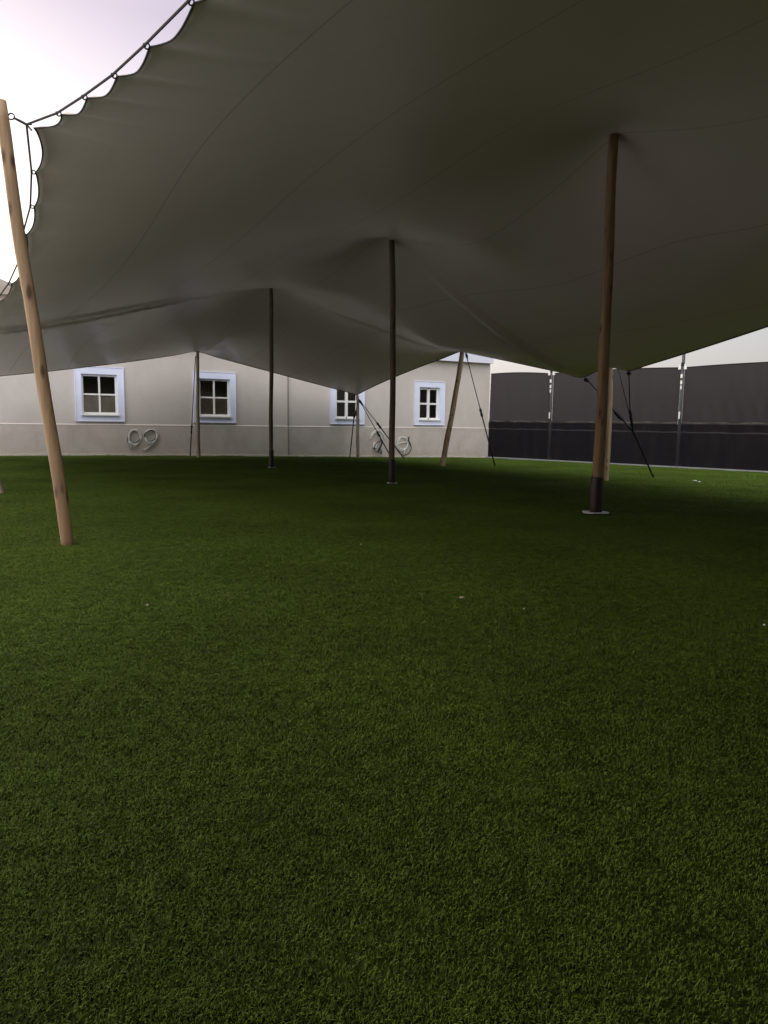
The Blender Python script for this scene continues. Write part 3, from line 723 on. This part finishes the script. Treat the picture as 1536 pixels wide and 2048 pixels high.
for i in list(range(idx0 + 1, iC0)) + list(range(iC0 + 1, idx1)):
    q = chain[i]; o = out_pt(i, .035); c = (q + o) / 2
    B = MB(); B.tube(torus(c, (q - Vector((0, 0, CAM_H))).cross(Vector((0.2, 0, 1))).cross(o - q) if False else Vector((.4, -.7, -.6)), .018, .007), .006, 5, closed=True)
    B.tube([o + Vector((0, 0, .012)), o, o - Vector((0, 0, .012))], [.009, .013, .009], 7)
    tent_part(B.build('eyelet_loop', M_erope, None, smooth=True))
B = MB(); B.tube([shackle, C0 + Vector((-.02, 0, .03))], .008, 5); B.tube([shackle, C0 + Vector((-.02, 0, -.02))], .008, 5)
tent_part(B.build('corner_lashing', M_erope))

# ------------------------------------------------------------------ poles
def pole_shaft(b, t, r0, r1, seed):
    r = random.Random(seed); N_ = 26; out = MB(); pts_ = []; rad = []
    d = t - b
    side = d.cross(Vector((0, 1, 0))).normalized()
    for i in range(N_ + 1):
        k = i / N_
        pts_.append(b + d * k + side * (.012 * math.sin(k * 5 + seed) + .004 * math.sin(k * 17 + seed * 2)))
        rad.append((r0 + (r1 - r0) * k) * (1 + .025 * math.sin(k * 23 + seed) + r.uniform(-.012, .012)))
    rad[-1] *= .93
    out.tube(pts_, rad, 16)
    return out
def pole(b, t, r0, r1, label, wood, seed, group, sleeve=None, sleeve_h=.5, plate=0, sink=.25):
    o = empty('tent_pole', b); tag(o, label, 'pole', group)
    I = Matrix.Translation(-b)
    B = pole_shaft(b - (t - b).normalized() * sink * 0.4, t, r0, r1, seed)
    c = B.build('shaft', wood, o, smooth=False); c.matrix_parent_inverse = I
    for p__ in c.data.polygons: p__.use_smooth = len(p__.vertices) == 4
    if sleeve:
        d = (t - b).normalized(); S_ = MB()
        side = (t - b).cross(Vector((0, 1, 0))).normalized()
        S_.tube([b - d * .02, b + d * .1, b + d * (sleeve_h - .02), b + d * sleeve_h], [r0 * 1.13, r0 * 1.12, r0 * 1.11, r0 * 1.06], 20)
        c = S_.build('sleeve', sleeve, o, smooth=True); c.matrix_parent_inverse = I
    if plate:
        P2 = MB(); n_ = 26; ctr = Vector((b.x, b.y, b.z + .028))
        for zz in (0, .008):
            for k in range(n_):
                a = 2 * math.pi * k / n_; P2.v.append(ctr + Vector((plate * math.cos(a), plate * math.sin(a), zz + .004 * math.sin(3 * a))))
        P2.f += [tuple(range(n_, 2 * n_)), tuple(range(n_))[::-1]] + [(k, (k + 1) % n_, n_ + (k + 1) % n_, n_ + k) for k in range(n_)]
        c = P2.build('base_plate', M_disc, o); c.matrix_parent_inverse = I
    return o
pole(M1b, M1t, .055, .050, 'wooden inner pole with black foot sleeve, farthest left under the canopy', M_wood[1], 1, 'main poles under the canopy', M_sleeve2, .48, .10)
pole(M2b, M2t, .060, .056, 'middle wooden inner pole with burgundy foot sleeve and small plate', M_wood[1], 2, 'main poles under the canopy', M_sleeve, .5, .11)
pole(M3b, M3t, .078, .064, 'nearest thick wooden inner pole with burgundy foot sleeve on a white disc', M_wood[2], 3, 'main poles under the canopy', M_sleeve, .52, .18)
LTb = ground_at(134, 1090); LTt = at(1, 202, 6.82)
pole(LTb, LTt, .060, .052, 'leaning bare pine pole in the left foreground with an iron ring at its top', M_wood[0], 4, 'edge poles holding up the canopy')
pole(LPb, LPt + Vector((-.15, 0, .1)), .07, .06, 'pale edge pole cut off by the left border of the picture', M_wood_grey, 5, 'edge poles holding up the canopy')
pole(Pab, Pat + Vector((0, .05, .03)), .068, .055, 'slim grey wooden edge pole standing beside the second window', M_wood_grey, 6, 'edge poles holding up the canopy')
pole(Pbb, Pbt + Vector((0, .05, .03)), .065, .058, 'short grey edge pole in front of the third window under the lowest canopy point', M_wood_grey, 7, 'edge poles holding up the canopy')
pole(Pcb, Pct + Vector((0, .05, .03)), .088, .075, 'tilted wooden edge pole between the fourth window and the building corner', M_wood[3], 8, 'edge poles holding up the canopy')
pole(Pdb, Pdt + Vector((0, .05, .03)), .085, .075, 'wooden edge pole standing just behind the nearest burgundy sleeved pole', M_wood[3], 9, 'edge poles holding up the canopy')
# iron ring and short rope at the left pole
o = empty('ring_bolt', at(22, 233, 6.86)); tag(o, 'iron ring and short rope tying the canopy corner to the left foreground pole', 'ring bolt')
def kid(ob, par): ob.parent = par; ob.matrix_parent_inverse = Matrix.Translation(-par.location); return ob
rc = at(22.5, 233, 6.84)
kid(MB().tube(torus(rc, Vector((.1, -1, .1)), .027, 0), .006, 6, closed=True).build('ring', M_strap, None, smooth=True), o)
kid(MB().tube([at(10, 232, 6.84), at(17, 232.5, 6.84)], .009, 6).build('eye_bolt', M_strap, None), o)
kid(MB().tube([at(28, 236, 6.84), at(40, 242, 6.85), shackle], [.010, .012, .012], 6).build('rope', M_erope, None), o)

# ------------------------------------------------------------------ guy ropes
def guy(label, segs, anchor=None, base=None):
    o = empty('guy_rope', base if base else segs[0][0][-1]); tag(o, label, 'rope', 'guy ropes holding the canopy edge')
    for pts_, r, name, matl in segs:
        kid(MB().tube(pts_, r, 7).build(name, matl, None, smooth=True), o)
    if anchor:
        kid(MB().tube([anchor + Vector((0, 0, -.2)), anchor + Vector((0, 0, .07))], .014, 6).tube(torus(anchor + Vector((0, 0, .07)), Vector((1, 0, 0)), .03, 0, 10), .008, 5, closed=True).build('ground_peg', M_strap, None), o)
    return o
def lerp(a, b, t): return a.lerp(b, t)
def rope_with_buckle(top, bot, tb, rr=.014, blen=.12, br=.034):
    m0, m1, m2 = lerp(top, bot, tb - blen / 2), lerp(top, bot, tb), lerp(top, bot, tb + blen / 2)
    return [([top, lerp(top, bot, tb * .5) + Vector((0, 0, -.01)), m0], rr, 'rope', M_rope), ([m0, lerp(m0, m1, .5), m1, lerp(m1, m2, .5), m2], [rr, br, br * .7, br, rr], 'tensioner', M_strap), ([m2, bot], rr * 1.5, 'strap', M_strap)]
def wall_foot(px, off):
    a, z = on_wall(px, 908); q = XW @ Vector((a, -off, 0)); q.z = float(gz(q.x, q.y)); return q
g = wall_foot(375.5, .35)
guy('thin guy rope from the pole beside the second window down to its left', rope_with_buckle(at(391, 712, Pab.y), g, .72, .013), g, g)
g = wall_foot(692, .35)
guy('guy strap falling left from the short pole before the third window', [([at(713, 800, Pbb.y - .05), at(713, 815, Pbb.y), at(711, 824, Pbb.y)], .014, 'rope', M_white), ([at(711, 822, Pbb.y), at(709.5, 829, Pbb.y), at(708, 836, Pbb.y)], [.02, .06, .04], 'tensioner', M_strap), ([at(708, 834, Pbb.y), g], .022, 'strap', M_strap)], None, g)
g = ground_at(786, 921); g2 = ground_at(808, 917)
tp = at(717, 798, Pbb.y - .05)
guy('steeper of two guy ropes running right from the short pole', [([tp, at(721, 804, Pbb.y - .1), at(725, 810, Pbb.y - .2)], [.02, .05, .03], 'knot', M_strap)] + rope_with_buckle(at(721, 804, Pbb.y - .1), g, .56, .015, .1, .05), g, g)
guy('flatter of two guy ropes running right from the short pole behind the middle pole', rope_with_buckle(at(720, 801, Pbb.y - .1), g2, .42, .015, .12, .05), g2, g2)
g = ground_at(990, 932)
guy('guy rope falling right from the tilted pole in front of the building corner', [([at(931, 704, Pct.y), at(933.5, 712, Pct.y), at(935, 718, Pct.y)], [.02, .045, .02], 'knot', M_strap)] + rope_with_buckle(at(931, 704, Pct.y), g, .52, .014, .09, .045), g, g)
g = ground_at(1307, 956); J = at(1266, 862, 17.9); K = at(1272, 874, 18.0)
guy('long black strap with tensioner running down behind the nearest pole to the far right peg', [([tie1 + Vector((.05, 0, -.02)), tie1 + Vector((.08, 0, -.05)), at(1176, 763, 18.2)], [.03, .06, .03], 'knot', M_strap), ([at(1173, 758, 18.2), at(1228, 820, 18.1)], .014, 'rope', M_rope), ([at(1226, 818, 18.1), at(1233, 826, 18.1), at(1240, 834, 18.1), at(1246, 840, 18.0)], [.02, .055, .055, .025], 'tensioner', M_strap), ([at(1244, 838, 18.05), J, K, at(1283, 900, 18.2), g], [.022, .034, .03, .026, .02], 'strap', M_strap)], g, g)
guy('short rope from the left low point up to the edge pole behind the nearest pole', [([tie1, at(1196, 736, 17.9), Pdt + Vector((0, .1, -.12))], .012, 'rope', M_rope)], None, tie1)
guy('near vertical black rope hanging from the right hand low point of the canopy', [([tie2 + Vector((0, 0, -.02)), tie2 + Vector((0, 0, -.06)), tie2 + Vector((.02, 0, -.10))], [.03, .06, .03], 'knot', M_strap), ([tie2 + Vector((0, 0, -.05)), at(1260, 822, 17.5)], .013, 'rope', M_rope), ([at(1260, 820, 17.5), at(1261, 826, 17.6), at(1262, 836, 17.6), J], [.02, .04, .035, .02], 'tensioner', M_strap)], None, J)
guy('slanting black rope from the top of the pole behind the nearest pole', [([at(1233, 725, Pdt.y), at(1262, 840, 17.8), J], .012, 'rope', M_rope)], None, J)

# ------------------------------------------------------------------ dark screen fence
def f_at(px):    # distance along fence for image column
    d = ray(px, 850); k = None
    # solve W0 + FD*s on the vertical plane through column px
    nx = Vector((d.y, -d.x)); s_ = -(W0.x * nx.x + W0.y * nx.y) / (FD.x * nx.x + FD.y * nx.y)
    return s_
def fence_z(px, py):
    s_ = f_at(px); q = W0 + FD * s_; return s_, at(px, py, q.y).z
sp1, sp2 = f_at(1100), f_at(1359)
ztop = [fence_z(976, 748)[1], fence_z(1102, 747)[1], fence_z(1361, 735)[1], fence_z(1536, 725)[1]]
zbot = [fence_z(971, 914.5)[1], fence_z(1097, 921)[1], fence_z(1357, 937)[1], fence_z(1536, 943)[1]]
print('fence', sp1, sp2, f_at(1536), ztop, zbot)
step = sp2 - sp1
posts_s = [sp1, sp2, sp2 + step, sp2 + 2 * step, sp2 + 3 * step]
M_net = bpy.data.materials.new('shade_net'); M_net.use_nodes = True
n, l = M_net.node_tree.nodes, M_net.node_tree.links; p = n['Principled BSDF']
p.inputs['Base Color'].default_value = (0.028, 0.026, 0.028, 1); p.inputs['Roughness'].default_value = 0.8; p.inputs['Specular IOR Level'].default_value = 0.08
t = n.new('ShaderNodeTexCoord'); x = n.new('ShaderNodeTexNoise'); x.inputs['Scale'].default_value = 1.4; x.inputs['Detail'].default_value = 6
mpg = n.new('ShaderNodeMapping'); mpg.inputs['Scale'].default_value = (3, 3, .5); l.new(t.outputs['Object'], mpg.inputs[0]); l.new(mpg.outputs[0], x.inputs[0])
mx = n.new('ShaderNodeMix'); mx.data_type = 'RGBA'; mx.inputs[6].default_value = (0.004, 0.004, 0.006, 1); mx.inputs[7].default_value = (0.018, 0.015, 0.016, 1); l.new(x.outputs['Fac'], mx.inputs[0]); l.new(mx.outputs[2], p.inputs['Base Color'])
tp_ = n.new('ShaderNodeBsdfTransparent'); tp_.inputs['Color'].default_value = (1.0, .95, .95, 1)
ms = n.new('ShaderNodeMixShader'); ms.inputs[0].default_value = 0.058
l.new(p.outputs[0], ms.inputs[1]); l.new(tp_.outputs[0], ms.inputs[2]); l.new(ms.outputs[0], n['Material Output'].inputs['Surface'])
fence = empty('screen_fence', (W0.x + FD.x * sp1, W0.y + FD.y * sp1, -.3))
tag(fence, 'tall black shade net screen laced between steel posts at the right', 'fence')
XF = Matrix(((FD.x, -FN.x, 0, W0.x), (FD.y, -FN.y, 0, W0.y), (0, 0, 1, 0), (0, 0, 0, 1)))   # (along, away from lawn, z)
ZT = float(np.mean(ztop)); ZB = -0.34; LINE_Z = fence_z(1200, 844)[1]
M_coping_line = mat('net_coping_line', (0.10, 0.088, 0.08), 0.8, noise=(1.5, 1.0, (0.02, 0.018, 0.018))); M_rail_line = mat('net_rail_line', (0.045, 0.042, 0.045), 0.8)
def net_panel(s0, s1, zt0, zt1, sag, seed, wrinkle):
    nx, nz = 120, 60; r = random.Random(seed); B = MB(); ph = [r.uniform(0, 6) for _ in range(6)]
    for j in range(nz + 1):
        for i in range(nx + 1):
            u, w_ = i / nx, j / nz; s_ = s0 + (s1 - s0) * u
            ztp = zt0 + (zt1 - zt0) * u - sag * 4 * u * (1 - u)
            z = ZB + (ztp - ZB) * w_
            d = .02 * math.sin(u * 9 + ph[0]) * math.sin(w_ * 3.1) + .012 * math.sin(u * 31 + 3 * w_ + ph[1])
            ed = math.exp(-u * 14) + math.exp(-(1 - u) * 14)
            d += .006 * ed * math.sin(w_ * 95 + ph[2] + 2 * math.sin(w_ * 17))
            gx = math.exp(-((w_ - .52) / .16) ** 2)
            d += wrinkle * gx * (math.sin(u * 70 + (w_ - .5) * 14 + ph[3]) * .6 + math.sin(u * 43 - w_ * 6 + ph[4]) * .4) * math.exp(-((u - .45) / .3) ** 2)
            B.v.append(Vector((s_, d, z)))
    for j in range(nz):
        for i in range(nx):
            a = j * (nx + 1) + i; B.f.append((a, a + 1, a + nx + 2, a + nx + 1))
    c = B.build('net_panel', M_net, None, smooth=True, xf=XF); kid(c, fence)
    for (pz, hh, mt) in ((LINE_Z, .028, M_coping_line), (LINE_Z - .33, .012, M_rail_line)):  # strips added on the net as the coping and rail lines showing through
        T = MB(); vrow = (pz - ZB) / (zt0 - ZB); jr = int(vrow * nz)
        for i in range(nx + 1):
            q = B.v[jr * (nx + 1) + i]; dz = .012 * math.sin(i * .21 + seed)
            T.v += [Vector((q.x, q.y - .012, pz - hh + dz)), Vector((q.x, q.y - .012, pz + hh + dz))]
            if i: b = 2 * i; T.f.append((b - 2, b, b + 1, b - 1))
        kid(T.build('show_through_line', mt, None, smooth=True, xf=XF), fence)
ed = [0.02] + posts_s
zz_ = [ztop[0], ztop[1], ztop[2], ztop[3], ZT, ZT]
for i in range(len(ed) - 1):
    a = ed[i] + (.03 if i == 0 else .065); b = ed[i + 1] - .065
    net_panel(a, b, zz_[i], zz_[i + 1] if i < 2 else ZT, -.05, i, (.02, .015, .09, .06, .06)[i])
    kid(MB().tube([XF @ Vector((a + (b - a) * k / 12, -.004, zz_[i] + ((zz_[i + 1] if i < 2 else ZT) - zz_[i]) * k / 12 + .05 * 4 * (k / 12) * (1 - k / 12))) for k in range(13)], .018, 6).build('top_rope', M_rope, None), fence)
for i, s_ in enumerate(posts_s):
    tz = ztop[min(i + 1, 3)] if i < 2 else ZT
    po = kid(MB().tube([XF @ Vector((s_, 0, -.6)), XF @ Vector((s_, 0, tz + 1.1))], .055, 12).build('post', M_post, None, smooth=True), fence)
    def sub(B, name, matl):
        c = B.build(name, matl, None, xf=None if name == 'lacing' else XF); c.parent = po; return c
    # zigzag lacing on both sides of the post
    for sg in (-1, 1):
        B = MB(); pp = []
        zc = ZB + .1; k = 0
        while zc < tz - .1:
            pp.append(XF @ Vector((s_ + sg * (.055 if k % 2 else .17), -.02, zc))); zc += .045; k += 1
        sub(B.tube(pp, .006, 4), 'lacing', M_steel if False else M_post)
    for (dz, w_) in ((-.30, .07), (-.52, .06), (-.70, .045), (-1.62, .045), (-1.74, .04)):
        sub(MB().box((s_, -.075, tz + dz), (w_, .03, .13)), 'clamp', M_frame)
    for sg in (-1, 1): sub(MB().box((s_ + sg * .10, -.03, tz + .02), (.09, .05, .17)), 'clamp', M_frame)
    sub(MB().box((s_, -.06, tz + .12), (.08, .05, .10)), 'clamp', M_strap)
# kerb under the fence, low bank and pale coping behind it
kb = MB()
for i in range(30):
    a, b = i * 1.2, i * 1.2 + 1.185
    kb = MB(); q = XF @ Vector(((a + b) / 2, 0, 0)); z0 = float(gz(q.x, q.y))
    kb.box(((a + b) / 2, -.02, z0 - .08), (b - a, .32, .26))
    c = kb.build('kerb', M_kerb, None, xf=XF); tag(c, kind='structure')
    if i == 0: kerb0 = c
    else: c.parent = kerb0; c.name = 'kerb_stone'
bk = empty('low_wall', XF @ Vector((15, 3.5, -.6))); tag(bk, 'dark low wall with pale coping seen through the net screen', 'wall')
q0 = XF @ Vector((sp1, 3.5, 0)); zc = at(1130, 846, q0.y).z
kid(MB().box((16, 3.6, (zc - .7) / 2), (58, .4, zc + .7)).build('wall_body', M_lowwall, None, xf=XF), bk)
kid(MB().box((16, 3.58, zc + .035), (58, .5, .07)).build('coping', M_coping, None, xf=XF), bk)
kid(MB().box((16, 3.38, zc - .33), (58, .03, .03)).build('rail', M_coping, None, xf=XF), bk)

# ------------------------------------------------------------------ neighbouring house, and an unseen building added for the light
hq = at(14, 577, 34)
hs = empty('pink_house', (hq.x - 5, 36, -.6)); tag(hs, 'pinkish house gable showing behind the scalloped canopy edge at far left', 'house')
B = MB(); x1 = hq.x + .6; x0 = x1 - 12; ez = hq.z - .3
B.box(((x0 + x1) / 2, 38, (ez - .6) / 2), (12, 8, ez + .6)); kid(B.build('wall', M_house, None), hs)
rz = ez + 2.6; B = MB()
B.v = [Vector(v) for v in ((x0 - .3, 33.7, ez), (x1 + .3, 33.7, ez), (x1 + .3, 42.3, ez), (x0 - .3, 42.3, ez), ((x0 + x1) / 2, 33.7, rz), ((x0 + x1) / 2, 42.3, rz))]
B.f = [(0, 1, 4), (1, 2, 5, 4), (2, 3, 5), (3, 0, 4, 5), (0, 3, 2, 1)]
kid(B.build('roof', M_hroof, None), hs)
rb = empty('rear_light_blocker', (0, -9, 0)); tag(rb, 'unseen plain beige building added behind the viewer to block light and give reflections', 'building')  # added out of view to block light and fill the window reflections
kid(MB().box((2, -10.5, 3.4), (44, 3, 8.0)).build('wall', M_wall, None), rb)
kid(MB().box((2, -10.5, 7.55), (44.3, 3.3, .3)).build('parapet', M_band, None), rb)
kid(MB().box((-8.5, -4.0, 1.5), (3, 9.9, 4.2)).build('blocker_wing', M_wall, None), rb)  # wing added out of view to cut low sky light from the left rear

# ------------------------------------------------------------------ litter on the turf
def scrap(px, py, size, matl, label, cat='litter', name='paper_scrap', seed=0):
    r = random.Random(seed); g = ground_at(px, py); B = MB(); n_ = 7
    top = [g + Vector((size * math.cos(k * 2 * math.pi / n_) * r.uniform(.6, 1.2), size * .7 * math.sin(k * 2 * math.pi / n_) * r.uniform(.6, 1.2), .034 + r.uniform(0, size * .4))) for k in range(n_)]
    c = g + Vector((0, 0, .04 + size * .3)); B.v = top + [c] + [v - Vector((0, 0, .004)) for v in top]
    B.f = [(k, (k + 1) % n_, n_) for k in range(n_)] + [(k, n_ + 1 + k, n_ + 1 + (k + 1) % n_, (k + 1) % n_) for k in range(n_)] + [tuple(range(n_ + 1, 2 * n_ + 1))[::-1]]
    o = B.build(name, matl, None, origin=g); return tag(o, label, cat)
scrap(1389, 965, .065, M_paper, 'larger white paper scrap on the bright turf near the screen fence', seed=1)
scrap(1398, 966.5, .035, M_paper, 'tiny white scrap just right of the larger one near the fence', seed=2)
scrap(296, 1221, .011, M_leaf, 'small pale fleck on the turf in the left foreground', seed=3)
scrap(1048, 1228, .010, M_leaf, 'small pale fleck on the turf right of the centre', seed=4)
scrap(1528, 1261, .008, M_paper, 'small pale fleck on the dark turf at the right border', seed=5)
scrap(924, 1206, .02, M_leaf, 'small dry leaf lying on the open turf near the centre', 'leaf', 'dry_leaf', 6)
scrap(722, 1096, .015, M_leaf, 'small dry leaf on the turf beyond the centre', 'leaf', 'dry_leaf', 7)
scrap(553, 940, .03, M_leaf, 'dry leaf at the foot of the farthest inner pole', 'leaf', 'dry_leaf', 8)
